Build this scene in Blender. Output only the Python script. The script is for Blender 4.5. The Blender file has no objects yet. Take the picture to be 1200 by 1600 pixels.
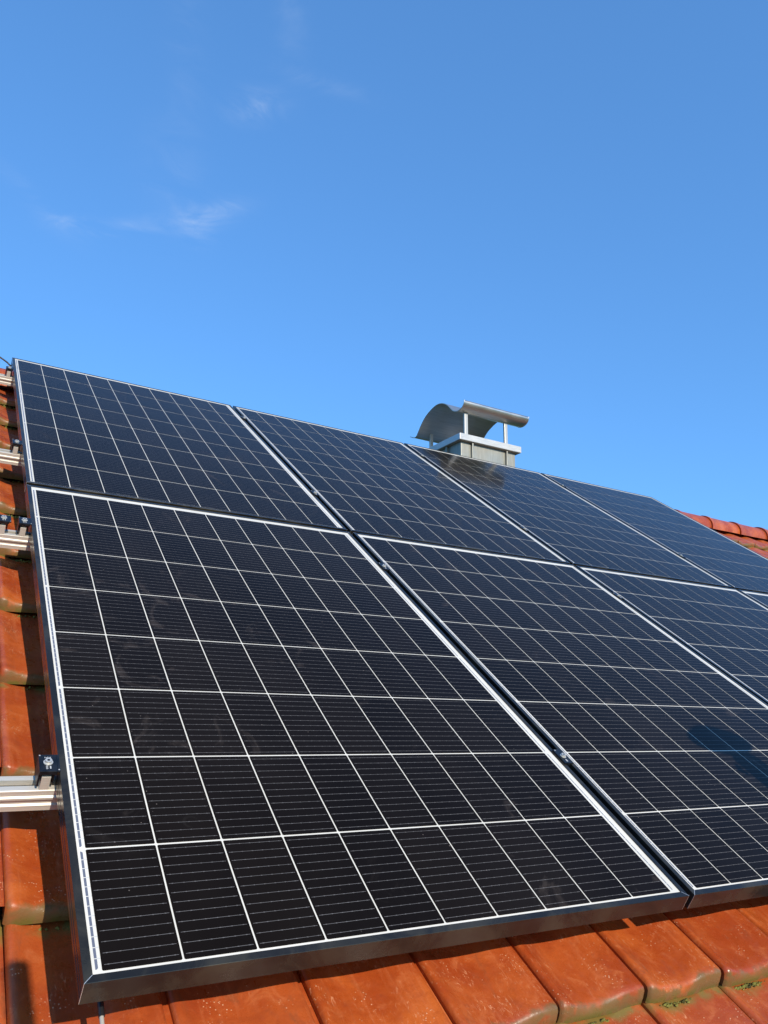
import bpy, bmesh, math, random
from mathutils import Vector, Matrix
random.seed(7)
S = bpy.context.scene
C = S.collection
SL = math.radians(35.0)            # roof pitch
cs, sn = math.cos(SL), math.sin(SL)

# ------------------------------------------------------------------ camera
cam_d = bpy.data.cameras.new("camera"); cam = bpy.data.objects.new("camera", cam_d); C.objects.link(cam)
Rw = Matrix(((0.85756, -0.514188, 0.014185), (0.142141, 0.210378, -0.967232), (0.494355, 0.831475, 0.253499)))
right, down, fwd = Rw[0].normalized(), Rw[1], Rw[2].normalized()
up = -down; up = (up - fwd * up.dot(fwd)).normalized(); right = fwd.cross(up)
cam.matrix_world = Matrix(((right.x, up.x, -fwd.x, -0.274045), (right.y, up.y, -fwd.y, -1.14955), (right.z, up.z, -fwd.z, 0.316032), (0, 0, 0, 1)))
cam_d.sensor_fit = 'VERTICAL'; cam_d.angle = 2 * math.atan(800 / 1237.6)
cam_d.clip_start = 0.02; cam_d.clip_end = 4000
S.camera = cam

# ------------------------------------------------------------------ sun and sky
sun_dir = Vector((0.035, -0.60 * cs - 1.0 * sn, -0.60 * sn + 1.0 * cs)).normalized()   # towards the sun
elev = math.asin(sun_dir.z); azim = math.atan2(sun_dir.x, sun_dir.y)
sd = bpy.data.lights.new("sun", 'SUN'); sd.energy = 5.0; sd.angle = math.radians(0.53); sd.color = (1.0, 0.90, 0.74)
sun = bpy.data.objects.new("sun", sd); C.objects.link(sun)
sun.rotation_euler = (-sun_dir).to_track_quat('-Z', 'Y').to_euler(); sun.location = (0, -5, 12)

W = bpy.data.worlds.new("World"); S.world = W; W.use_nodes = True
nt = W.node_tree; N = nt.nodes; L = nt.links
for n in list(N): N.remove(n)
out = N.new("ShaderNodeOutputWorld"); bg = N.new("ShaderNodeBackground"); L.new(bg.outputs[0], out.inputs[0])
sky = N.new("ShaderNodeTexSky"); sky.sky_type = 'NISHITA'; sky.sun_disc = False
sky.sun_elevation = elev; sky.sun_rotation = azim; sky.air_density = 1.0; sky.dust_density = 0.6; sky.ozone_density = 3.0
sky.altitude = 300
bg.inputs[1].default_value = 0.15
tc = N.new("ShaderNodeTexCoord")
def wmath(op, a, b=None, clamp=False):
    m = N.new("ShaderNodeMath"); m.operation = op; m.use_clamp = clamp
    for i, v in enumerate((a, b)):
        if v is None: continue
        if isinstance(v, (int, float)): m.inputs[i].default_value = v
        else: L.new(v, m.inputs[i])
    return m.outputs[0]
def wdot(vec):
    d = N.new("ShaderNodeVectorMath"); d.operation = 'DOT_PRODUCT'; L.new(tc.outputs['Generated'], d.inputs[0]); d.inputs[1].default_value = vec
    return d.outputs['Value']
nz = N.new("ShaderNodeTexNoise"); nz.inputs['Scale'].default_value = 9; nz.inputs['Detail'].default_value = 7; nz.inputs['Roughness'].default_value = 0.62; nz.inputs['Distortion'].default_value = 1.2
mp = N.new("ShaderNodeMapping"); mp.inputs['Scale'].default_value = (1, 1.6, 3.2); L.new(tc.outputs['Generated'], mp.inputs[0]); L.new(mp.outputs[0], nz.inputs[0])
wisp = wmath('POWER', wmath('MULTIPLY', wmath('SUBTRACT', nz.outputs['Fac'], 0.36, True), 3.0, True), 1.3)
total = None
def pixdir(px, py): return (right * ((px - 600) / 1237.6) - up * ((py - 800) / 1237.6) + fwd).normalized()
# thin cirrus wisps: direction, half sizes along/across (radians), tilt, strength
for (px, py, sa, sb, tilt, st) in ((398, 166, .024, .014, -6, .34), (335, 334, .034, .011, -14, .34), (305, 352, .022, .016, 40, .16), (200, 356, .040, .009, -8, .24),
                                   (110, 350, .024, .009, 6, .24), (500, 128, .050, .008, 18, .09), (60, 320, .045, .010, 45, .07), (270, 280, .03, .06, 0, .05), (290, 60, .02, .10, 5, .04), (455, 20, .015, .06, 0, .06)):
    d = pixdir(px, py); t = math.radians(tilt)
    ax = (right * math.cos(t) - up * math.sin(t)); ax = (ax - d * ax.dot(d)).normalized(); ay = d.cross(ax)
    a = wdot(ax / sa); b = wdot(ay / sb); c = wmath('GREATER_THAN', wdot(d), 0.0)
    g = wmath('EXPONENT', wmath('MULTIPLY', wmath('ADD', wmath('MULTIPLY', a, a), wmath('MULTIPLY', b, b)), -1.0))
    g = wmath('MULTIPLY', wmath('MULTIPLY', g, c), st * 1.2)
    total = g if total is None else wmath('ADD', total, g)
cl = wmath('MULTIPLY', total, wisp, True)
tint = N.new("ShaderNodeMix"); tint.data_type = 'RGBA'; tint.blend_type = 'MULTIPLY'; tint.inputs[0].default_value = 1.0
gm = N.new("ShaderNodeGamma"); gm.inputs[1].default_value = 0.6; L.new(sky.outputs[0], gm.inputs[0])
L.new(gm.outputs[0], tint.inputs[6]); tint.inputs[7].default_value = (0.90, 1.82, 2.93, 1)
cm = N.new("ShaderNodeMix"); cm.data_type = 'RGBA'; L.new(cl, cm.inputs[0]); L.new(tint.outputs[2], cm.inputs[6]); cm.inputs[7].default_value = (4.4, 5.2, 6.6, 1)
L.new(cm.outputs[2], bg.inputs[0])

S.render.engine = 'CYCLES'
S.view_settings.view_transform = 'Standard'; S.view_settings.look = 'None'; S.view_settings.exposure = 0.0; S.view_settings.gamma = 1.0
S.cycles.max_bounces = 6
SKYTINT = tint

# ------------------------------------------------------------------ materials
class Mat:
    def __init__(s, name):
        s.m = bpy.data.materials.new(name); s.m.use_nodes = True; s.t = s.m.node_tree; s.N = s.t.nodes; s.L = s.t.links
        s.b = s.N["Principled BSDF"]
    def set(s, **k):
        for a, v in k.items():
            i = s.b.inputs[a.replace('_', ' ')]
            if hasattr(v, 'links') or hasattr(v, 'is_linked'): s.L.new(v, i)
            else: i.default_value = v
        return s
    def coord(s, kind='Object', scale=(1, 1, 1), offs=None):
        t = s.N.new("ShaderNodeTexCoord"); m = s.N.new("ShaderNodeMapping"); m.inputs['Scale'].default_value = scale
        s.L.new(t.outputs[kind], m.inputs[0])
        if offs: s.L.new(offs, m.inputs[1])
        return m.outputs[0]
    def rand(s, mul=1.0):
        o = s.N.new("ShaderNodeObjectInfo")
        return s.math('MULTIPLY', o.outputs['Random'], mul)
    def randvec(s, mul=40.0):
        r = s.rand(mul); c = s.N.new("ShaderNodeCombineXYZ"); s.L.new(r, c.inputs[0]); s.L.new(s.math('MULTIPLY', r, 1.7), c.inputs[1]); s.L.new(s.math('MULTIPLY', r, 0.6), c.inputs[2]); return c.outputs[0]
    def noise(s, vec, scale, detail=4, rough=.55, dist=0.0):
        n = s.N.new("ShaderNodeTexNoise"); n.inputs['Scale'].default_value = scale; n.inputs['Detail'].default_value = detail; n.inputs['Roughness'].default_value = rough; n.inputs['Distortion'].default_value = dist
        s.L.new(vec, n.inputs['Vector']); return n.outputs['Fac']
    def vor(s, vec, scale, rnd=1.0):
        n = s.N.new("ShaderNodeTexVoronoi"); n.inputs['Scale'].default_value = scale; n.inputs['Randomness'].default_value = rnd; s.L.new(vec, n.inputs['Vector']); return n.outputs['Distance']
    def math(s, op, a, b=None, c=None, clamp=False):
        m = s.N.new("ShaderNodeMath"); m.operation = op; m.use_clamp = clamp
        for i, v in enumerate((a, b, c)):
            if v is None: continue
            if isinstance(v, (int, float)): m.inputs[i].default_value = v
            else: s.L.new(v, m.inputs[i])
        return m.outputs[0]
    def ramp(s, v, lo, hi, a=0.0, b=1.0):
        m = s.N.new("ShaderNodeMapRange"); m.inputs[1].default_value = lo; m.inputs[2].default_value = hi; m.inputs[3].default_value = a; m.inputs[4].default_value = b
        m.interpolation_type = 'SMOOTHSTEP'; s.L.new(v, m.inputs[0]); return m.outputs[0]
    def mix(s, f, a, b, mode='MIX'):
        m = s.N.new("ShaderNodeMix"); m.data_type = 'RGBA'; m.blend_type = mode
        for i, v in ((0, f), (6, a), (7, b)):
            if isinstance(v, (int, float)): m.inputs[i].default_value = v
            elif isinstance(v, tuple): m.inputs[i].default_value = v if len(v) == 4 else v + (1,)
            else: s.L.new(v, m.inputs[i])
        return m.outputs[2]
    def sep(s, vec):
        x = s.N.new("ShaderNodeSeparateXYZ"); s.L.new(vec, x.inputs[0]); return x.outputs
    def bump(s, h, strength=.3, dist=.001, inp='Normal'):
        b = s.N.new("ShaderNodeBump"); b.inputs['Strength'].default_value = strength; b.inputs['Distance'].default_value = dist; s.L.new(h, b.inputs['Height'])
        s.L.new(b.outputs[0], s.b.inputs[inp]); return s

def simple(name, col, rough=.5, metal=0.0, nscale=0, namt=.15, bump=0):
    m = Mat(name); m.set(Roughness=rough, Metallic=metal)
    if nscale:
        v = m.coord('Object'); n = m.noise(v, nscale, 5)
        f = m.ramp(n, .3, .7); d = tuple(c * (1 - namt * 1.6) for c in col); l = tuple(min(1, c * (1 + namt)) for c in col)
        m.set(Base_Color=m.mix(f, d, l))
        m.set(Roughness=m.ramp(n, .3, .7, max(.02, rough - .08), rough + .1))
        if bump: m.bump(n, .3, bump)
    else: m.set(Base_Color=col + (1,))
    return m.m

def tile_material(name, ridge=False, field=False):
    m = Mat(name); rv = m.randvec(); o = m.coord('Object', (1, 1, 1)); ov = m.coord('Object', (1, 1, 1), rv)
    big = m.noise(ov, 9, 4); fine = m.noise(ov, 60, 6, .65); streak = m.noise(m.coord('Object', (55, 5, 20), rv), 1.0, 5, .6, .4)
    r = m.rand(1.0)
    base = m.mix(m.ramp(big, .35, .68), (.325, .052, .010), (.49, .108, .021))
    base = m.mix(m.ramp(r, 0, 1, 0, .45), base, (.30, .045, .014))
    base = m.mix(m.math('MULTIPLY', m.ramp(streak, .52, .75), .30), base, (.56, .175, .070))
    base = m.mix(m.math('MULTIPLY', m.ramp(fine, .56, .78), .42), base, (.17, .040, .014))
    mid = m.noise(ov, 24, 5, .68, .9); base = m.mix(m.math('MULTIPLY', m.ramp(mid, .50, .66), .32), base, (.25, .041, .010))
    base = m.mix(m.math('MULTIPLY', m.math('SUBTRACT', 1.0, m.ramp(mid, .32, .46)), .40), base, (.52, .150, .050))
    grime = m.noise(m.coord('Object', (18, 7, 12), rv), 1.3, 6, .7, .6); base = m.mix(m.math('MULTIPLY', m.ramp(grime, .56, .74), .45), base, (.150, .055, .022))
    # lime runs and scuffed patches, pale specks of lime and lichen, only over part of each tile
    patch = m.ramp(m.noise(ov, 14, 3), .50, .64)
    scr = m.noise(m.coord('Object', (90, 26, 30), rv), 1.4, 6, .7, 2.2)
    base = m.mix(m.math('MULTIPLY', m.math('MULTIPLY', m.ramp(scr, .56, .64), patch), .55), base, (.72, .33, .17))
    sp = m.vor(ov, 160); spf = m.math('MULTIPLY', m.math('SUBTRACT', 1.0, m.ramp(sp, .10, .26)), m.ramp(m.noise(ov, 16, 3), .55, .66))
    base = m.mix(m.math('MULTIPLY', spf, .75), base, (.80, .46, .27))
    # algae and lichen above and below the nose of each tile
    xyz = list(m.sep(o))
    if field:       # the joined tiles: the same growth, course by course
        xyz[1] = m.math('MULTIPLY', m.math('FRACT', m.math('DIVIDE', m.math('ADD', xyz[1], .085 + .012 + .333 * 20), .333)), .333)
        xyz[1] = m.math('SUBTRACT', xyz[1], .012)
    yy = m.math('ADD', xyz[1], m.math('MULTIPLY', m.math('SUBTRACT', m.noise(ov, 30, 4), .5), .05))
    if field: xyz[2] = m.math('ADD', xyz[2], .128)
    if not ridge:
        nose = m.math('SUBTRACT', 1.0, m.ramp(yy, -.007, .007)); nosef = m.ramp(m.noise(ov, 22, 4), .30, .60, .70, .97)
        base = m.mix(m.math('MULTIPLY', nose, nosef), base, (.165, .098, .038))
        top = m.math('MULTIPLY', m.ramp(yy, .296, .326), m.ramp(m.noise(ov, 15, 4), .38, .58, .15, .9))
        base = m.mix(top, base, (.175, .140, .035))
        low = m.math('MULTIPLY', m.math('SUBTRACT', 1.0, m.ramp(xyz[2], -.036, -.020)), m.math('SUBTRACT', 1.0, m.ramp(xyz[1], .0, .012)))
        green = m.math('MULTIPLY', low, m.ramp(m.noise(ov, 40, 4), .40, .58))
        base = m.mix(m.math('MULTIPLY', green, .85), base, (.115, .110, .022))
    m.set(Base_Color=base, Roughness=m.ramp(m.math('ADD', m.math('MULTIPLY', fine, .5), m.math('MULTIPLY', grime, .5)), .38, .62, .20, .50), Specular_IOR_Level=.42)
    h = m.math('ADD', m.math('MULTIPLY', m.noise(ov, 170, 5, .65), .8), m.math('ADD', m.math('MULTIPLY', m.noise(ov, 24, 3), 1.8), m.math('MULTIPLY', spf, .9)))
    m.bump(h, .5, .0014)
    return m.m

def glass_over(m, dust=.5):
    """glass face of the laminate: clear coat with faint dust, wiping marks in place coordinates"""
    g = m.N.new("ShaderNodeNewGeometry")
    s1 = m.N.new("ShaderNodeMapping"); m.L.new(g.outputs['Position'], s1.inputs[0])
    smear = m.noise(s1.outputs[0], 7.0, 6, .62, 1.6)
    m.set(Coat_Weight=1.0, Coat_IOR=1.145, Coat_Roughness=m.ramp(smear, .5, .70, .13, .24))
    return g, s1.outputs[0], smear

def cell_material():
    m = Mat("monocrystalline_cell"); g, pos, smear = glass_over(m)
    uv = m.N.new("ShaderNodeUVMap"); u, v, _ = m.sep(uv.outputs[0])
    col = m.mix(m.rand(1.0), (.0040, .0026, .0018), (.0066, .0044, .0030))
    # grid fingers (very fine, along the slope) and the twelve busbars
    fing = m.math('ABSOLUTE', m.math('SUBTRACT', m.math('FRACT', m.math('MULTIPLY', u, 60.0)), .5))
    col = m.mix(m.math('MULTIPLY', m.ramp(fing, .40, .5), .20), col, (.020, .018, .018))
    vf = m.math('FRACT', m.math('MULTIPLY', v, 12.0)); dv = m.math('ABSOLUTE', m.math('SUBTRACT', vf, .5))
    bus = m.math('LESS_THAN', dv, .019)
    rnd = m.noise(m.coord('Object', (26, 400, 1), m.randvec(9)), 1.0, 2)
    bus = m.math('MULTIPLY', bus, m.ramp(rnd, .3, .7, .50, .72))
    inset = m.math('LESS_THAN', m.math('ABSOLUTE', m.math('SUBTRACT', u, .5)), .468); bus = m.math('MULTIPLY', bus, inset)
    uf = m.math('ABSOLUTE', m.math('SUBTRACT', m.math('FRACT', m.math('MULTIPLY', u, 6.0)), .5))
    pad = m.math('MULTIPLY', m.math('MULTIPLY', m.math('LESS_THAN', dv, .038), m.math('LESS_THAN', uf, .07)), inset)
    bus = m.math('MAXIMUM', bus, m.math('MULTIPLY', pad, .52))
    col = m.mix(bus, col, (.215, .205, .20))
    # thin film of dust, wiped in places
    dn = m.ramp(m.noise(pos, 2.2, 5, .6, .8), .35, .75, .003, .010)
    film = m.math('ADD', dn, m.math('MULTIPLY', m.math('MULTIPLY', m.ramp(smear, .57, .70), m.ramp(m.noise(pos, 1.7, 3), .46, .60)), .048))
    col = m.mix(film, col, (.46, .36, .30))
    sp = m.math('SUBTRACT', 1.0, m.ramp(m.vor(pos, 46.0), .035, .06)); sp = m.math('MULTIPLY', sp, m.ramp(m.noise(pos, 5, 2), .5, .62))
    col = m.mix(m.math('MULTIPLY', sp, .30), col, (.5, .42, .36))
    ring = m.vor(pos, 17.0); rg = m.math('MULTIPLY', m.ramp(ring, .20, .25), m.math('SUBTRACT', 1.0, m.ramp(ring, .26, .31)))
    rg = m.math('MULTIPLY', rg, m.math('MULTIPLY', m.ramp(m.noise(pos, 3.1, 3), .52, .66), m.ramp(m.noise(pos, 30, 3), .45, .6)))
    col = m.mix(m.math('MULTIPLY', rg, .010), col, (.5, .45, .40))
    m.set(Base_Color=col, Roughness=.5, Specular_IOR_Level=.0)
    return m.m

def sheet_material():
    m = Mat("white_backsheet"); g, pos, smear = glass_over(m)
    m.set(Base_Color=m.mix(m.ramp(m.noise(pos, 6, 4), .3, .7), (.63, .59, .50), (.71, .67, .58)), Roughness=.5)
    return m.m

def anodised():
    m = Mat("black_anodised_aluminium"); v = m.coord('Object'); big = m.noise(v, 9, 6, .65, .8); st = m.noise(m.coord('Object', (3, 3, 60)), 2, 4)
    dust = m.math('ADD', .030, m.math('MULTIPLY', m.ramp(big, .42, .70), .17))
    col = m.mix(dust, (.010, .0095, .009), (.16, .140, .090))
    m.set(Base_Color=m.mix(m.math('MULTIPLY', m.ramp(st, .4, .7), .25), col, (.030, .026, .024)), Metallic=.15, Roughness=m.ramp(big, .4, .7, .20, .38), Specular_IOR_Level=.42)
    return m.m

def brushed(name, col, rough, axis=(1, 60, 60), metal=1.0, dirt=0.0):
    m = Mat(name); n = m.noise(m.coord('Object', axis), 6, 4, .6); b = m.noise(m.coord('Object'), 5, 5, .6)
    c = m.mix(m.ramp(n, .3, .7), tuple(x * .82 for x in col), col)
    if dirt: c = m.mix(m.math('MULTIPLY', m.ramp(b, .42, .7), dirt), c, (.20, .13, .075))
    m.set(Base_Color=c, Metallic=metal, Roughness=m.ramp(b, .3, .7, rough - .06, rough + .1)); m.bump(n, .25, .0004)
    return m.m

MT = dict(tile=tile_material("engobed_clay_tile"), field=tile_material("engobed_clay_tile_field", False, True), ridge=tile_material("engobed_clay_ridge", True), cell=cell_material(), sheet=sheet_material(), frame=anodised(),
          alu=brushed("mill_aluminium", (.66, .61, .53), .42, (2, 90, 90), .35, .06), cut=simple("cut_aluminium", (.75, .73, .70), .35, .6),
          ribbon=simple("tinned_ribbon", (.20, .205, .24), .32, .4), bolt=simple("stainless_bolt", (.62, .60, .55), .32, .5), black=simple("black_clamp", (.012, .014, .018), .34, .3, 40, .3),
          mark=simple("clamp_marking", (.42, .42, .41), .5), cowl=brushed("stainless_cowl", (.68, .65, .60), .36, (1, 30, 30), .93, .14),
          slab=brushed("chimney_crown_sheet", (.55, .55, .53), .42, (2, 20, 20), .35, .05), zinc=brushed("chimney_cladding_sheet", (.335, .335, .29), .46, (10, 10, 1), .5, .2),
          post=simple("post_steel", (.50, .48, .43), .38, .5), dark=simple("underlay", (.035, .022, .016), .9), plaster=simple("plaster", (.62, .58, .50), .9, 0, 3, .08),
          cable=simple("black_cable", (.010, .010, .012), .45), steel=simple("bare_steel_rod", (.55, .51, .45), .4, .3), moss=simple("moss", (.155, .150, .030), .95, 0, 60, .5),
          grass=simple("lawn", (.045, .075, .020), .95, 0, .4, .3), lead=simple("flashing_lead", (.16, .16, .17), .6, .3, 8, .2), galv=simple("galvanised_tube", (.50, .51, .52), .4, .8, 12, .15),
          cloth=simple("dark_blue_workwear", (.020, .035, .085), .9, 0, 20, .25), trousers=simple("grey_work_trousers", (.06, .06, .065), .9, 0, 20, .2), skin=simple("skin", (.50, .29, .20), .55),
          straw=simple("straw_hat", (.45, .34, .17), .85, 0, 60, .25), hair=simple("brown_hair", (.05, .03, .018), .7), boot=simple("work_boot", (.03, .022, .016), .6), wood=simple("window_frame", (.25, .13, .06), .6), pane=simple("window_glass", (.02, .025, .03), .05))

# ------------------------------------------------------------------ mesh helpers
class MB:
    def __init__(s): s.v = []; s.f = []; s.m = []; s.uv = None; s.sm = []
    def box(s, x0, x1, y0, y1, z0, z1, m=0):
        b = len(s.v); s.v += [(x, y, z) for z in (z0, z1) for y in (y0, y1) for x in (x0, x1)]
        for q in ((0, 2, 3, 1), (4, 5, 7, 6), (0, 1, 5, 4), (2, 6, 7, 3), (0, 4, 6, 2), (1, 3, 7, 5)): s.f.append(tuple(b + i for i in q)); s.m.append(m); s.sm.append(False)
        return s
    def grid(s, rows, m=0, smooth=True, closed=False):
        b = len(s.v); n = len(rows[0])
        for r in rows: s.v += [tuple(p) for p in r]
        for i in range(len(rows) - 1):
            for j in range(n if closed else n - 1):
                k = (j + 1) % n
                s.f.append((b + i * n + j, b + i * n + k, b + (i + 1) * n + k, b + (i + 1) * n + j)); s.m.append(m); s.sm.append(smooth)
        return s
    def poly(s, pts, m=0, smooth=False):
        b = len(s.v); s.v += [tuple(p) for p in pts]; s.f.append(tuple(range(b, b + len(pts)))); s.m.append(m); s.sm.append(smooth); return s
    def tube(s, pts, r, n=10, m=0, caps=True):
        rows = []; pts = [Vector(p) for p in pts]
        for i, p in enumerate(pts):
            t = (pts[min(i + 1, len(pts) - 1)] - pts[max(i - 1, 0)]).normalized(); a = t.orthogonal().normalized() if i == 0 else (a - t * a.dot(t)).normalized(); c = t.cross(a)
            rr = r[i] if isinstance(r, (list, tuple)) else r
            rows.append([p + (a * math.cos(2 * math.pi * k / n) + c * math.sin(2 * math.pi * k / n)) * rr for k in range(n)])
        s.grid(rows, m, True, True)
        if caps: s.poly(rows[0][::-1], m); s.poly(rows[-1], m)
        return s
    def extr(s, prof, x0, x1, m=0, smooth=False, cap=True):
        """closed (y,z) profile extruded along x"""
        s.grid([[(x0, y, z) for y, z in prof], [(x1, y, z) for y, z in prof]], m, smooth, True)
        if cap: s.poly([(x0, y, z) for y, z in prof], m); s.poly([(x1, y, z) for y, z in prof][::-1], m)
        return s
    def mesh(s, name, mats):
        me = bpy.data.meshes.new(name); me.from_pydata(s.v, [], s.f)
        for q in (mats if isinstance(mats, (list, tuple)) else [mats]): me.materials.append(q)
        me.polygons.foreach_set("material_index", s.m); me.polygons.foreach_set("use_smooth", s.sm)
        me.update(); return me
def fixn(me):
    bm = bmesh.new(); bm.from_mesh(me); bmesh.ops.recalc_face_normals(bm, faces=bm.faces); bm.to_mesh(me); bm.free(); return me
def bevel(me, w, seg=2):
    bm = bmesh.new(); bm.from_mesh(me); bmesh.ops.recalc_face_normals(bm, faces=bm.faces)
    bmesh.ops.bevel(bm, geom=[e for e in bm.edges if e.is_manifold and e.calc_face_angle(0) > .6], offset=w, segments=seg, affect='EDGES', profile=.5); bm.to_mesh(me); bm.free(); return me
def ob(name, me, parent=None, loc=(0, 0, 0), rot=None, kind=None):
    o = bpy.data.objects.new(name, me); C.objects.link(o); o.location = loc
    if rot: o.rotation_euler = rot
    if parent: o.parent = parent
    if kind: o['kind'] = kind
    return o
def tag(o, label, cat, group=None):
    o['label'] = label; o['category'] = cat
    if group: o['group'] = group
    return o
ROOF = (SL, 0, 0)
def PW(x, y, z): return Vector((x, y * cs - z * sn, y * sn + z * cs))      # roof coordinates -> world
def empty(name, loc, rot=None):
    o = bpy.data.objects.new(name, None); C.objects.link(o); o.location = loc; o.empty_display_size = .1
    if rot: o.rotation_euler = rot
    return o

# ------------------------------------------------------------------ ground
GZ = -6.2
g = MB(); g.poly([(-1500, -1500, GZ), (1500, -1500, GZ), (1500, 1500, GZ), (-1500, 1500, GZ)]); ob('ground', g.mesh('ground', MT['grass']), kind='structure')

# ------------------------------------------------------------------ house: roof tiles, ridge, walls
house = empty('house', (0, 0, 0)); tag(house, 'house with a glazed orange clay tile roof carrying the solar panels', 'house')
X0T, PITX, Y0T, PITY = .129, .218, -.085, .333
ZT = -.128                                  # height of the tile plateaus at the nose
NX0, NX1, NY0, NY1 = -5, 36, -5, 10
YR = 3.02; ZR = 1.935                       # ridge line in world
# smooth profile across one tile: (u, z)
import bisect
PR = [(0, -.010), (.012, -.0045), (.035, -.0025), (.07, -.0035), (.12, -.0075), (.18, -.012), (.26, -.0158), (.36, -.0175), (.46, -.0170), (.55, -.0148), (.63, -.0098), (.70, -.0045), (.77, -.0012), (.84, 0), (.92, 0), (.955, -.0004), (.975, -.0022), (.986, -.006)]
def tile_mesh(name, seed, hi=True):
    rnd = random.Random(seed); m = MB(); Wd = PITX - .0105
    pr = PR if hi else PR[::2] + [PR[-1]]
    warp = rnd.uniform(-.0006, .0006)
    def top(u, y):
        z = [zz for uu, zz in pr if uu == u][0]
        f = min(1, max(0, (y - .0) / .02))
        return z - y * (.034 / PITY) + warp * math.sin(u * 3) * (y / .3)
    ys = ([-.0115, -.0110, -.0095, -.0055, -.0010, .005, .013, .024, .09, .17, .25, .31, .352] if hi else [-.011, -.004, .01, .17, .352])
    # nose: rounded shoulder then an inclined face
    drop = {-.0115: -.0385, -.0110: -.034, -.0095: -.022, -.0055: -.0060, -.0010: -.0016, .005: -.0002, .013: 0} if hi else {-.011: -.038, -.004: -.008}
    rows = []
    for y in ys:
        row = []
        for u, z in pr:
            zt = top(u, max(y, 0))
            if y in drop:
                d = drop[y]
                if d < -.03: z2 = -.0385 if d < -.036 else -.034
                else: z2 = zt + d * (1 if z > -.006 else .85)
                z2 = max(z2, -.0385) if d < -.03 else z2
                # in the trough the face is shorter
                if d > -.03 and d < -.01: z2 = zt + (-.034 - zt) * .62
                zt = z2
            # rounded corners in plan at both sides of the nose
            xo = 0
            e = min(u, 1 - u) * Wd
            yy = y
            if y < .012 and e < .010: yy = y + (1 - e / .010) ** 2 * .006
            row.append((u * Wd, yy, zt))
        rows.append(row)
    m.grid(rows, 0, True)
    # side walls and the interlocking rib at the far side
    n = len(rows)
    for side, dz in ((0, -.022), (-1, -.026)):
        a = [r[side] for r in rows]; b = [(p[0] + (0 if side == 0 else .0006), p[1], max(p[2] + dz, -.0385 - p[1] * .034 / PITY)) for p in a]
        m.grid([a, b] if side == -1 else [b, a], 0, False)
    # interlock channel under the neighbour
    m.grid([[(Wd, y, -.016 - max(y, 0) * .034 / PITY), (Wd + .010, y, -.017 - max(y, 0) * .034 / PITY), (Wd + .0105, y, -.026 - max(y, 0) * .034 / PITY)] for y in (.012, .18, .352)], 0, False)
    m.grid([[(p[0], p[1], p[2]) for p in rows[0]], [(p[0], p[1] + .02, p[2]) for p in rows[0]]], 0, False)
    return fixn(m.mesh(name, MT['tile']))
tile_meshes = [tile_mesh('tile', i) for i in range(4)]
lowtile = tile_mesh('tile_low', 9, False)
roof = ob('roof_deck', (lambda m: (m.poly([PW(NX0 * PITX + X0T - .02, NY0 * PITY, -.185), PW(NX1 * PITX + X0T + .25, NY0 * PITY, -.185), PW(NX1 * PITX + X0T + .25, 3.62, -.185), PW(NX0 * PITX + X0T - .02, 3.62, -.185)]), m.mesh('roof_deck', MT['dark']))[1])(MB()), house)
tiles = []; low = MB()
pan_x0, pan_x1 = -.0228, 3 * 1.148 + 1.1087
for k in range(NY0, NY1 + 1):
    for j in range(NX0, NX1):
        x = X0T + j * PITX + .0045; y = Y0T + k * PITY
        rr = random.Random(k * 97 + j)
        dx, dy, dz, ry, rz = rr.gauss(0, .0007), rr.gauss(0, .0018), rr.gauss(0, .0008), rr.gauss(0, .004), rr.gauss(0, .0025)
        near_left = -5 <= j <= -1 and k >= -2
        near_low = -3 <= k <= 0 and -1 <= j <= 8
        far = (x > pan_x1 - .25) and k >= 7 and j <= 30
        if near_left or near_low or far: tiles.append((x + dx, y + dy, ZT + dz, ry, rz, rr.randrange(4)))
        else:
            b = len(low.v); mt = Matrix.Rotation(rz, 3, 'Z') @ Matrix.Rotation(ry, 3, 'Y')
            for v in lowtile.vertices: p = mt @ v.co; low.v.append((p.x + x + dx, p.y + y + dy, p.z + ZT + dz))
            for f in lowtile.polygons: low.f.append(tuple(b + i for i in f.vertices)); low.m.append(0); low.sm.append(f.use_smooth)
for (x, y, z, ry, rz, q) in tiles:
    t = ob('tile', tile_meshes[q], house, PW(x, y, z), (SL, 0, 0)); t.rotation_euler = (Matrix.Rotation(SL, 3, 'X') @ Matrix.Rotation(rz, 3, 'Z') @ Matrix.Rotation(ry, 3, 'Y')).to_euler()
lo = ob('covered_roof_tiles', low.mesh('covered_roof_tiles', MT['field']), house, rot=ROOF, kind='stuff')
# rear slope as one plain tiled sheet of courses (never faces this side)
m = MB()
for k in range(12):
    a, b = .10 + k * .33, .10 + k * .33 + .36
    m.grid([[(x, YR + a * cs, ZR - a * sn - .02), (x, YR + b * cs, ZR - b * sn + .012 - .02)] for x in (NX0 * PITX + X0T, NX1 * PITX + X0T)], 0, False)
ob('rear_slope', m.mesh('rear_slope', MT['tile']), house)
# ridge tiles
def ridge_mesh():
    m = MB(); R, Ln = .098, .385; rows = []
    for x, r in ((0, R * 1.10), (.004, R * 1.10), (.030, R * 1.10), (.036, R * 1.04), (.20, R), (Ln, R * .97)):
        rows.append([(x, -math.cos(t) * r * 1.12, math.sin(t) * r) for t in [math.radians(-14 + 208 * i / 16) for i in range(17)]])
    m.grid(rows, 0, True); m.grid([rows[0], [(x + .002, y * .86, z * .86 - .005) for x, y, z in rows[0]]], 0, False)
    return m.mesh('ridge_tile', MT['ridge'])
rm = ridge_mesh()
k = -18
while True:
    x = 5.285 + .367 * k
    if x > NX1 * PITX + .2: break
    if x > -1.4: ob('ridge_tile', rm, house, (x, YR, ZR - .036 + random.uniform(-.002, .002)), (0, math.radians(-.4), 0))
    k += 1
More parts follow.
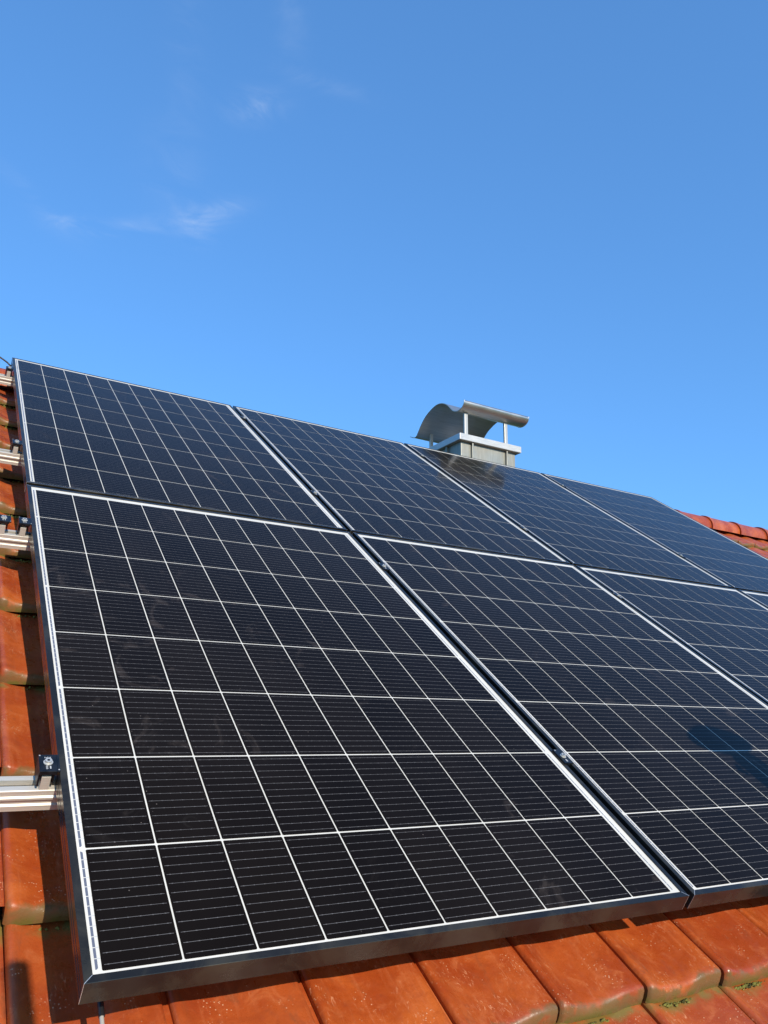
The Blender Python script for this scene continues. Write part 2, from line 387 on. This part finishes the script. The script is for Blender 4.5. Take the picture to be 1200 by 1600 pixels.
# walls, with windows, beneath the roof
ex0, ex1 = NX0 * PITX + X0T + .12, NX1 * PITX + X0T + .1
ey0 = (NY0 * PITY) * cs + .35; ey1 = 2 * YR - ey0; ezr = ZR - .30; eze = ezr - (YR - ey0) * math.tan(SL)
m = MB()
m.poly([(ex0, ey0, GZ), (ex1, ey0, GZ), (ex1, ey0, eze), (ex0, ey0, eze)]); m.poly([(ex0, ey1, GZ), (ex0, ey1, eze), (ex1, ey1, eze), (ex1, ey1, GZ)])
for x in (ex0, ex1): m.poly([(x, ey0, GZ), (x, ey1, GZ), (x, ey1, eze), (x, YR, ezr), (x, ey0, eze)])
ob('wall', fixn(m.mesh('wall', MT['plaster'])), house)
for wx in (.6, 3.0, 5.4):
    f = ob('window', bevel(MB().box(wx, wx + 1.2, ey0 - .03, ey0 + .05, eze - 2.2, eze - .9).mesh('window', MT['wood']), .006), house)
    ob('pane', MB().box(wx + .08, wx + 1.12, ey0 - .036, ey0 - .031, eze - 2.12, eze - .98).mesh('pane', MT['pane']), f)
eav = PW(0, NY0 * PITY, -.17)
ob('gutter', (lambda m: (m.grid([[(x, eav.y - .07 - .065 * math.cos(math.radians(a)), eav.z - .02 - .065 * math.sin(math.radians(a))) for a in range(0, 181, 15)] for x in (ex0 - .2, ex1 + .2)], 0, True), m.mesh('gutter', MT['zinc']))[1])(MB()), house)

# moss and lichen clumps under the noses (uncountable)
mm = MB()
for k in range(-2, 11):
    for j in range(-3, 10):
        if not ((j in (-3, -2, -1)) or k <= 0): continue
        rr = random.Random(k * 31 + j * 7 + 5); x = X0T + j * PITX; y = Y0T + k * PITY
        n = rr.choice([10, 34, 60, 110])
        for _ in range(n):
            u = min(.80, max(.04, rr.gauss(.36, .13) if _ % 3 else rr.uniform(.05, .8))); px = x + u * PITX; py = y - .012 - abs(rr.gauss(0, .0035)); pz = ZT - .034 - .0125 + rr.uniform(-.002, .001)
            r = rr.uniform(.0010, .0042); b = len(mm.v)
            for (a, c, d) in ((1, 0, 0), (0, 1, 0), (-1, 0, 0), (0, -1, 0), (0, 0, 1)): mm.v.append((px + a * r * rr.uniform(.7, 1.5), py + c * r * rr.uniform(.6, 1.1), pz + d * r * rr.uniform(.8, 1.8)))
            for q in ((0, 1, 4), (1, 2, 4), (2, 3, 4), (3, 0, 4)): mm.f.append(tuple(b + i for i in q)); mm.m.append(0); mm.sm.append(False)
ob('moss', mm.mesh('moss', MT['moss']), house, rot=ROOF, kind='stuff')

# ------------------------------------------------------------------ chimney (child of the house)
chim = empty('chimney', (3.19, 3.47, 2.25)); chim.parent = house
def cp(name, me, parent=None, **k):
    o = ob(name, me, parent or chim, **k)
    if parent is None: o.location = Vector(o.location) - Vector((3.19, 3.47, 2.25))
    return o
cx0, cx1, cy0, cy1, ct = 2.937, 3.437, 3.185, 3.745, 2.262
cp('cladding', bevel(MB().box(cx0, cx1, cy0, cy1, 1.30, ct).mesh('cladding', MT['zinc']), .004))
for sx in (3.029, 3.345): cp('standing_seam', bevel(MB().box(sx - .006, sx + .006, cy0 - .022, cy0 - .0005, 1.5, ct - .001).mesh('standing_seam', MT['zinc']), .002))
for sy in (3.34, 3.60): cp('standing_seam', bevel(MB().box(cx0 - .022, cx0 - .0005, sy - .006, sy + .006, 1.5, ct - .001).mesh('standing_seam', MT['zinc']), .002))
for sy in (3.34, 3.60): cp('standing_seam', bevel(MB().box(cx1 + .0005, cx1 + .022, sy - .006, sy + .006, 1.5, ct - .001).mesh('standing_seam', MT['zinc']), .002))
m = MB().box(2.903, 3.470, 3.15, 3.785, 2.257, 2.306); cp('crown_slab', bevel(m.mesh('crown_slab', MT['slab']), .003))
cp('flue', (lambda m: (m.tube([(3.19, 3.47, 2.3), (3.19, 3.47, 2.37)], .10, 24, 0, False), m.tube([(3.19, 3.47, 2.37), (3.19, 3.47, 2.31)], .095, 24, 0, True), m.mesh('flue', MT['post']))[2])(MB()))
cp('flashing', bevel(MB().box(2.90, 3.475, 3.10, 3.83, 1.93, 1.955).mesh('flashing', MT['lead']), .003))
prof = [(3.118, 2.546), (3.119, 2.532), (3.126, 2.516), (3.140, 2.502), (3.160, 2.493), (3.185, 2.489), (3.210, 2.491), (3.235, 2.499), (3.262, 2.515), (3.290, 2.543), (3.318, 2.571), (3.345, 2.592), (3.372, 2.607), (3.400, 2.618), (3.435, 2.626), (3.470, 2.628),
        (3.505, 2.623), (3.540, 2.614), (3.575, 2.601), (3.610, 2.586), (3.640, 2.566), (3.668, 2.542), (3.695, 2.515), (3.718, 2.488), (3.738, 2.466), (3.752, 2.458), (3.770, 2.458), (3.800, 2.468), (3.832, 2.485)]
up_, dn_ = [], []
for i, (y, z) in enumerate(prof):
    a = prof[max(i - 1, 0)]; b = prof[min(i + 1, len(prof) - 1)]; t = Vector((b[0] - a[0], b[1] - a[1])).normalized(); up_.append((y - t.y * .0016, z + t.x * .0016)); dn_.append((y + t.y * .0016, z - t.x * .0016))
m = MB(); m.extr(up_ + dn_[::-1], 2.920, 3.524, 0, True, False)
for x in (2.920, 3.524):
    for i in range(len(up_) - 1): m.poly([(x, *up_[i]), (x, *up_[i + 1]), (x, *dn_[i + 1]), (x, *dn_[i])])
me = fixn(m.mesh('cowl', MT['cowl'])); cw = cp('cowl', me)
# rolled wire edge along both ends of the sheet
for x in (2.921, 3.523): cp('edge_bead', (lambda m: (m.tube([(x, y, z) for y, z in prof], .0035, 8), m.mesh('edge_bead', MT['cowl']))[1])(MB()))
for (px, py, zt) in ((2.992, 3.200, 2.492), (3.362, 3.200, 2.492), (3.040, 3.715, 2.494), (3.362, 3.715, 2.494)):
    p = cp('post', bevel(MB().box(px - .014, px + .014, py - .009, py + .009, 2.3062, zt).mesh('post', MT['post']), .002))
    ob('foot_plate', bevel(MB().box(px - .022, px + .022, py - .020, py + .020, 2.3062, 2.3092).mesh('foot_plate', MT['post']), .001), p)

# ------------------------------------------------------------------ solar panels
CA, CB = .1075, .2145                      # cell pitch across / up the slope
XL, XR, YB, YT = -.0228, 1.1087, -.0145, 1.748
TH = .035; LIP = .0118
fp = [(0, -TH), (0, -.0275), (.0009, -.0270), (.0009, -.0255), (0, -.0250), (0, -.0180), (.0009, -.0175), (.0009, -.0160), (0, -.0155), (0, -.0006), (.0006, 0), (LIP - .0004, 0), (LIP, -.0004), (LIP, -.0060), (.0022, -.0060), (.0022, -.0330), (.026, -.0330), (.026, -TH)]
fps = [q for q in fp if not (q[0] in (0, .0009) and -.028 < q[1] < -.015)]
def frame_bar(name, length, fp=fp):
    """bar along +x from (0,0), inside towards +y, mitred at both ends"""
    m = MB(); e = .00012
    rows = [[(u + e, u, z) for u, z in fp], [(length - u - e, u, z) for u, z in fp]]
    m.grid(rows, 0, False, True); m.poly(rows[0], 0); m.poly(rows[1][::-1], 0)
    return fixn(m.mesh(name, [MT['frame'], MT['cut']]))
WX, WY = XR - XL, YT - YB
fb_short, fb_long = frame_bar('frame_bar', WX, fps), frame_bar('frame_bar', WY)
def joint_mesh():
    m = MB(); w = .00035; d = .7071 * w
    m.poly([(0 - d, 0 + d, .00010), (0 + d, 0 - d, .00010), (LIP + d - .0006, LIP - d - .0006, .00010), (LIP - d - .0006, LIP + d - .0006, .00010)])
    m.box(-.00015, .0003, -.00015, .0003, -TH + .001, -.0004)
    return fixn(m.mesh('mitre_joint', MT['cut']))
jm = joint_mesh()
cell_m = MB(); GX, GY = .00135, .0017
x0, x1, y0, y1 = GX, CA - GX, GY, CB - GY; ch = .0016
ptsc = [(x0 + ch, y0), (x1 - ch, y0), (x1, y0 + ch), (x1, y1 - ch), (x1 - ch, y1), (x0 + ch, y1), (x0, y1 - ch), (x0, y0 + ch)]
cell_m.poly([(x, y, 0) for x, y in ptsc]); cell_m.grid([[(x, y, 0) for x, y in ptsc], [(x, y, -.0003) for x, y in ptsc]], 0, False, True)
cell_me = fixn(cell_m.mesh('cell', MT['cell'])); uvl = cell_me.uv_layers.new(name='UVMap')
for lp in cell_me.loops: c = cell_me.vertices[lp.vertex_index].co; uvl.data[lp.index].uv = ((c.x - x0) / (x1 - x0), (c.y - y0) / (y1 - y0))
sheet_me = MB().box(XL + LIP - .0008, XR - LIP + .0008, YB + LIP - .0008, YT - LIP + .0008, -.0050, -.0016).mesh('backsheet', MT['sheet'])
def ribbon_mesh(y0, y1, xr, w, tickdir):
    m = MB(); n = max(1, round((y1 - y0) / (CB / 12))); st = (y1 - y0) / n; z = -.00155
    for i in range(n):
        a, b = y0 + i * st + .0006, y0 + (i + 1) * st - .0006
        q = .0022
        if i == n - 1: m.poly([(xr, a, z), (xr + w, a, z), (xr + w, b - q, z), (xr + w * .4, b, z), (xr, b, z)])
        elif i == 0: m.poly([(xr, a, z), (xr + w * .4, a, z), (xr + w, a + q, z), (xr + w, b, z), (xr, b, z)])
        else: m.poly([(xr, a, z), (xr + w, a, z), (xr + w, b, z), (xr, b, z)])
        # the busbar end that runs out to the ribbon
        xa, xb = (xr + w, xr + w + .0052) if tickdir > 0 else (xr - .0052, xr)
        m.poly([(xa, b + .0003, z), (xb, b + .0003, z), (xb, b + .0009, z), (xa, b + .0009, z)], 1)
    return m.mesh('ribbon', [MT['ribbon'], MT['cut']])
rib_l = [ribbon_mesh(a * CB + .004, b * CB - .004, -.0068, .0036, 1) for a, b in ((0, 1), (1, 3), (3, 5), (5, 7), (7, 8))]
rib_r = [ribbon_mesh(a * CB + .004, b * CB - .004, 1.0806, .0026, -1) for a, b in ((0, 2), (2, 4), (4, 6), (6, 8))]
plabel = {(0, 0): 'large black framed panel at the open lower corner of the array', (1, 0): 'second bottom row panel from the cable side, with a hat shadow on its cells',
          (2, 0): 'bottom row solar panel third from the roof edge, below the panel under the chimney', (3, 0): 'bottom row solar panel of which only a thin upper corner shows',
          (0, 1): 'top row solar panel at the open end beside the black cable and rails', (1, 1): 'top row panel between the open end panel and the panel under the chimney',
          (2, 1): 'top row solar panel directly in front of the chimney, reflecting its cladding', (3, 1): 'last top row solar panel, next to the uncovered red tiles and ridge'}
PX, PY = 1.148, 1.783
pan_idx = 0
for r in (0, 1):
    for c in range(4):
        ox, oy = c * PX, r * PY
        P = empty('solar_panel', PW(ox, oy, random.uniform(-.0004, .0004) if (c or r) else 0), (SL + (random.uniform(-.0012, .0012) if (c or r) else 0), 0, 0)); tag(P, plabel[(c, r)], 'solar panel', 'solar panels mounted on the roof')
        ob('frame_bar', fb_short, P, (XL, YB, 0)); ob('frame_bar', fb_short, P, (XR, YT, 0), (0, 0, math.pi))
        ob('frame_bar', fb_long, P, (XR, YB, 0), (0, 0, math.pi / 2)); ob('frame_bar', fb_long, P, (XL, YT, 0), (0, 0, -math.pi / 2))
        for (jx, jy, ja) in ((XL, YB, 0), (XR, YB, 1), (XR, YT, 2), (XL, YT, 3)): ob('mitre_joint', jm, P, (jx, jy, 0), (0, 0, ja * math.pi / 2))
        ob('backsheet', sheet_me, P)
        for i in range(10):
            for j in range(8): ob('cell', cell_me, P, (i * CA, j * CB, -.0012))
        for me in rib_l + rib_r: ob('ribbon', me, P)

# ------------------------------------------------------------------ mounting rails with their hooks
def rail_profile():
    h0, h1 = -.076, -.0365; w = .021
    return [(-w, h0), (-w, h0 + .010), (-w + .003, h0 + .0125), (-w + .003, h0 + .0195), (-w - .0012, h0 + .0225), (-w - .0012, h0 + .0265), (-w + .0015, h0 + .029), (-w + .0015, h1 - .001), (-w + .003, h1),
            (-.007, h1), (-.007, h1 - .009), (-.011, h1 - .0095), (-.011, h1 - .014), (.011, h1 - .014), (.011, h1 - .0095), (.007, h1 - .009), (.007, h1), (w - .003, h1), (w, h1 - .002), (w, h0)]
rp = rail_profile()
RY = [.409, 1.448, 2.152, 3.268]
rlab = ['lowest aluminium rail, sticking out beside the bottom row panel', 'second aluminium rail from the eaves, carrying a spare black clamp on its free end',
        'third aluminium rail from the eaves, sticking out beside the middle of the end panel', 'topmost aluminium rail, just below the ridge beside the black cable']
for ry, lb in zip(RY, rlab):
    R = empty('mounting_rail', PW(0, ry, 0), ROOF); tag(R, lb, 'mounting rail', 'aluminium rails under the solar panels')
    ob('rail_profile', fixn(MB().extr(rp, -.62, 4.70).mesh('rail_profile', MT['alu'])), R)
    for i in range(5):
        hx = .42 + i * 1.0
        m = MB().box(hx - .015, hx + .015, .0215, .0265, -.150, -.045); m.box(hx - .015, hx + .015, .0265, .10, -.150, -.145); h = ob('roof_hook', bevel(m.mesh('roof_hook', MT['cut']), .001), R)

# ------------------------------------------------------------------ clamps
def end_clamp(x, y, label, grp):
    """origin at rail top centre"""
    R = empty('end_clamp', PW(x, y, 0), ROOF); tag(R, label, 'clamp', grp)
    z0 = -.0362
    pr = [(.0, z0 + .004), (0, .0042)]
    m = MB(); m.box(-.0155, .0130, -.022, .022, -.0035, .0040); m.box(.0130, .0172, -.022, .022, .0006, .0040)                      # top plate with the lip over the frame
    m.box(-.0155, -.0120, -.018, .018, -.0300, -.0036); m.box(.0080, .0105, -.018, .018, -.0250, -.0036)
    ob('clamp_body', bevel(m.mesh('clamp_body', MT['black']), .0008), R)
    m = MB(); m.box(-.0095, .0055, -.0185, .0185, z0, -.0100); m.box(-.0065, .0025, -.012, .012, -.0100, -.0040); ob('clamp_foot', bevel(m.mesh('clamp_foot', MT['alu']), .0008), R)
    m = MB(); m.tube([(-.001, .001, .0041), (-.001, .001, .0052)], .0078, 18); m.tube([(-.001, .001, .0052), (-.001, .001, .0092)], .0056, 16); b = ob('bolt', m.mesh('bolt', MT['bolt']), R)
    ob('hex_socket', MB().tube([(-.001, .001, .00925), (-.001, .001, .0094)], .0026, 6).mesh('hex_socket', MT['black']), b)
    m = MB()
    for k in range(5): m.box(-.0060 + k * .0022, -.0048 + k * .0022, .0125, .0125 + (.0030, .0022, .0032, .0024, .0030)[k], .00405, .00415)
    for k, (a, b2) in enumerate(((-.0145, .0185), (.0140, -.0190))): m.box(a, a + .0022, b2, b2 + .0022, .00405, .0043)
    for k in range(4): m.box(-.0050, -.0018, -.0085 - k * .0024, -.0072 - k * .0024, .00405, .00415)
    m.box(.0010, .0032, -.0150, -.0080, .00405, .00415)
    ob('embossed_mark', m.mesh('embossed_mark', MT['mark']), R)
grp = 'black end clamps at the free side of the panels'
for ry, lb in zip(RY, ('black end clamp on the lowest rail, with a bright bolt and embossed marks', 'black end clamp gripping the bottom row panel on the second rail', 'black end clamp gripping the end panel on the third rail', 'small black end clamp on the topmost rail below the black cable')):
    end_clamp(-.0395, ry, lb, grp)
end_clamp(-.0915, RY[1], 'loose black clamp on the free end of the second rail, away from the panels', grp)
def mid_clamp(x, y, label):
    R = empty('mid_clamp', PW(x, y, 0), ROOF); tag(R, label, 'clamp', 'mid clamps between neighbouring panels')
    m = MB(); m.box(-.0135, .0135, -.026, .026, .0006, .0036); m.box(-.0048, .0048, -.026, .026, -.0330, .0004)
    ob('clamp_body', bevel(m.mesh('clamp_body', MT['black']), .0007), R)
    m = MB(); m.tube([(0, 0, .0037), (0, 0, .0047)], .0078, 18); m.tube([(0, 0, .0047), (0, 0, .0088)], .0056, 16); b = ob('bolt', m.mesh('bolt', MT['bolt']), R)
    ob('hex_socket', MB().tube([(0, 0, .00885), (0, 0, .009)], .0026, 6).mesh('hex_socket', MT['black']), b)
    ob('embossed_mark', MB().box(-.0100, -.0070, .0200, .0232, .0036, .0039).box(-.003, .001, -.020, -.012, .0036, .0038).mesh('embossed_mark', MT['mark']), R)
rn = ['lowest', 'second', 'third', 'topmost']
cn = ['first and second column', 'second and third column', 'third and last column']
for c in range(3):
    gx = c * PX + (XR + XL + PX) / 2
    for ri, ry in enumerate(RY): mid_clamp(gx, ry, f'mid clamp on the {rn[ri]} rail between {cn[c]}, with a silver bolt')
for ri, ry in enumerate(RY):
    pass

# ------------------------------------------------------------------ cables, earthing rod
def cable(name, pts, r, mat, label, cat):
    cu = []; P = [Vector(p) for p in pts]
    for i in range(len(P) - 1):
        p0, p1, p2, p3 = P[max(i - 1, 0)], P[i], P[i + 1], P[min(i + 2, len(P) - 1)]
        for t in [k / 8 for k in range(8)]: cu.append(.5 * ((2 * p1) + (p2 - p0) * t + (2 * p0 - 5 * p1 + 4 * p2 - p3) * t * t + (3 * p1 - p0 - 3 * p2 + p3) * t ** 3))
    cu.append(P[-1]); return tag(ob(name, MB().tube(cu, r, 8).mesh(name, mat)), label, cat)
cable('black_cable', [(-.66, 2.88, 2.22), (-.34, 2.89, 2.135), (-.076, 2.90, 2.013), (-.02, 2.90, 1.978), (.08, 2.86, 1.90), (.16, 2.75, 1.80)], .0042, MT['cable'], 'thin black cable crossing the sky and dropping behind the top panel corner', 'cable')
R = empty('earthing_rod', PW(.016, 0, -.06), ROOF); tag(R, 'steel earthing rod with black sleeve under the large panel corner', 'earthing rod')
ob('rod', MB().tube([(.001, .012, -.022), (.0, -.03, -.024), (-.001, -.11, -.030), (.004, -.24, -.040)], .0030, 12).mesh('rod', MT['steel']), R)
ob('sleeve', MB().tube([(.001, .06, -.016), (.001, .0, -.0225)], .0042, 12).mesh('sleeve', MT['cable']), R)

# ------------------------------------------------------------------ behind the camera: a pole added for its shadow, and a worker shading a panel
pz = 1.10
tp = PW(-.024, .150 - .60 * (pz + .14), pz)
tag(ob('shadow_pole', MB().tube([(tp.x, tp.y, GZ), (tp.x, tp.y, tp.z)], .0170, 20).mesh('shadow_pole', MT['galv'])), 'unseen upright galvanised tube added to cast a soft shadow on the tiles, behind the viewpoint', 'shadow pole')  # unseen tube, added to cast a soft shadow whose source is unknown

# worker: one continuous body, leaning over the roof
W0 = PW(1.815, -.168, 1.08)          # hat brim centre in world
hx, hy, hz = W0
feet_z = lambda Y: Y * math.tan(SL) - .130 / cs
J = {}
def jt(n, p, r): J[n] = (Vector(p), r)
jt('pelvis', (hx + .06, hy - .26, hz - .83), .125); jt('waist', (hx + .05, hy - .22, hz - .66), .115); jt('chest', (hx + .03, hy - .14, hz - .44), .135); jt('neck0', (hx + .01, hy - .06, hz - .26), .075)
jt('neck', (hx, hy - .03, hz - .20), .055); jt('head', (hx + .02, hy, hz - .12), .070); jt('head2', (hx + .01, hy + .002, hz - .045), .066)
jt('shl', (hx - .15, hy - .10, hz - .32), .065); jt('ell', (hx - .20, hy - .22, hz - .58), .042); jt('wrl', (hx - .13, hy - .12, hz - .80), .028); jt('hal', (hx - .11, hy - .09, hz - .86), .030)
jt('shr', (hx + .21, hy - .10, hz - .32), .065); jt('elr', (hx + .30, hy - .20, hz - .57), .042); jt('wrr', (hx + .25, hy - .08, hz - .79), .028); jt('har', (hx + .23, hy - .05, hz - .85), .030)
fy = hy - .22
jt('hipl', (hx - .03, hy - .27, hz - .90), .095); jt('knl', (hx - .06, hy - .12, hz - 1.18), .060); jt('anl', (hx - .06, fy, feet_z(fy) + .09), .042); jt('tol', (hx - .08, fy + .16, feet_z(fy + .16) + .045), .035)
jt('hipr', (hx + .15, hy - .27, hz - .90), .095); jt('knr', (hx + .20, hy - .14, hz - 1.18), .060); jt('anr', (hx + .20, fy - .03, feet_z(fy - .03) + .09), .042); jt('tor', (hx + .24, fy + .13, feet_z(fy + .13) + .045), .035)
E_ = [('pelvis', 'waist'), ('waist', 'chest'), ('chest', 'neck0'), ('neck0', 'neck'), ('neck', 'head'), ('head', 'head2'), ('chest', 'shl'), ('shl', 'ell'), ('ell', 'wrl'), ('wrl', 'hal'), ('chest', 'shr'), ('shr', 'elr'), ('elr', 'wrr'), ('wrr', 'har'),
      ('pelvis', 'hipl'), ('hipl', 'knl'), ('knl', 'anl'), ('anl', 'tol'), ('pelvis', 'hipr'), ('hipr', 'knr'), ('knr', 'anr'), ('anr', 'tor')]
for s_, hh in (('l', 'hal'), ('r', 'har')):
    base = J[hh][0]
    for f in range(5):
        a = (f - 1.5) * .018; ln = (.045, .075, .082, .076, .060)[f]
        q = base + Vector((a if f else -.035, .02, -.030 if f else -.005)); t1 = q + Vector((0, .012, -ln * .5)); t2 = t1 + Vector((0, .018, -ln * .4))
        jt(hh + f'a{f}', q, .009); jt(hh + f'b{f}', t1, .008); jt(hh + f'c{f}', t2, .0065); E_ += [(hh, hh + f'a{f}'), (hh + f'a{f}', hh + f'b{f}'), (hh + f'b{f}', hh + f'c{f}')]
names = list(J); me = bpy.data.meshes.new('body'); me.from_pydata([J[n][0] for n in names], [(names.index(a), names.index(b)) for a, b in E_], [])
me.materials.append(MT['cloth']); person = empty('person', (hx, fy, feet_z(fy))); tag(person, 'worker in dark workwear and broad straw hat standing on the roof tiles', 'person')
tmp = bpy.data.objects.new('body', me); C.objects.link(tmp)
sk = tmp.modifiers.new('skin', 'SKIN'); sl = me.skin_vertices[0].data
for i, n in enumerate(names): sl[i].radius = (J[n][1], J[n][1]); sl[i].use_root = (n == 'pelvis')
sb = tmp.modifiers.new('sub', 'SUBSURF'); sb.levels = 1; sb.render_levels = 1
dg = bpy.context.evaluated_depsgraph_get(); bme = bpy.data.meshes.new_from_object(tmp.evaluated_get(dg)); bpy.data.objects.remove(tmp)
bme.materials.clear(); [bme.materials.append(MT[k]) for k in ('cloth', 'trousers', 'skin', 'boot')]
for p in bme.polygons:
    c = p.center; p.use_smooth = True
    low_z = feet_z(c.y) + .11
    if c.z > hz - .235: p.material_index = 2
    elif c.z < low_z and c.z < hz - 1.2: p.material_index = 3
    elif min((c - J['hal'][0]).length, (c - J['har'][0]).length) < .10: p.material_index = 2
    elif c.z < hz - .78 and abs(c.y - hy) < .5 and abs(c.x - hx - .07) < .22 and c.z < hz - .80: p.material_index = 1
po = Vector(person.location)
def pp(name, me): o = ob(name, me, person); o.location = -po; return o
pp('body', bme)
m = MB(); hb = Vector((hx, hy, hz))
rows = []
for r, z in ((.126, -.008), (.125, -.004), (.105, 0), (.088, .003), (.085, .012), (.080, .026), (.055, .034), (.02, .036), (.001, .0365)): rows.append([(hb.x + r * math.cos(a), hb.y + r * 1.05 * math.sin(a), hb.z + z) for a in [2 * math.pi * k / 28 for k in range(28)]])
m.grid(rows, 0, True, True); pp('straw_hat', m.mesh('straw_hat', MT['straw']))
m = MB(); c = J['head'][0] + Vector((0, .078, .0)); m.tube([c + Vector((0, -.01, .025)), c + Vector((0, .014, -.008)), c + Vector((0, -.004, -.014))], [.006, .012, .008], 8); pp('nose', m.mesh('nose', MT['skin']))
for sx in (-1, 1):
    m = MB(); m.tube([c + Vector((sx * .030, -.014, .022)), c + Vector((sx * .030, -.004, .022))], .010, 10); pp('eye', m.mesh('eye', MT['mark']))
    m = MB(); m.tube([J['head'][0] + Vector((sx * .074, -.01, .02)), J['head'][0] + Vector((sx * .088, -.015, .0)), J['head'][0] + Vector((sx * .076, -.01, -.02))], [.008, .014, .007], 8); pp('ear', m.mesh('ear', MT['skin']))
m = MB(); m.tube([c + Vector((-.02, -.010, -.036)), c + Vector((0, -.002, -.038)), c + Vector((.02, -.010, -.036))], .005, 8); pp('mouth', m.mesh('mouth', simple('lips', (.40, .15, .12), .5)))
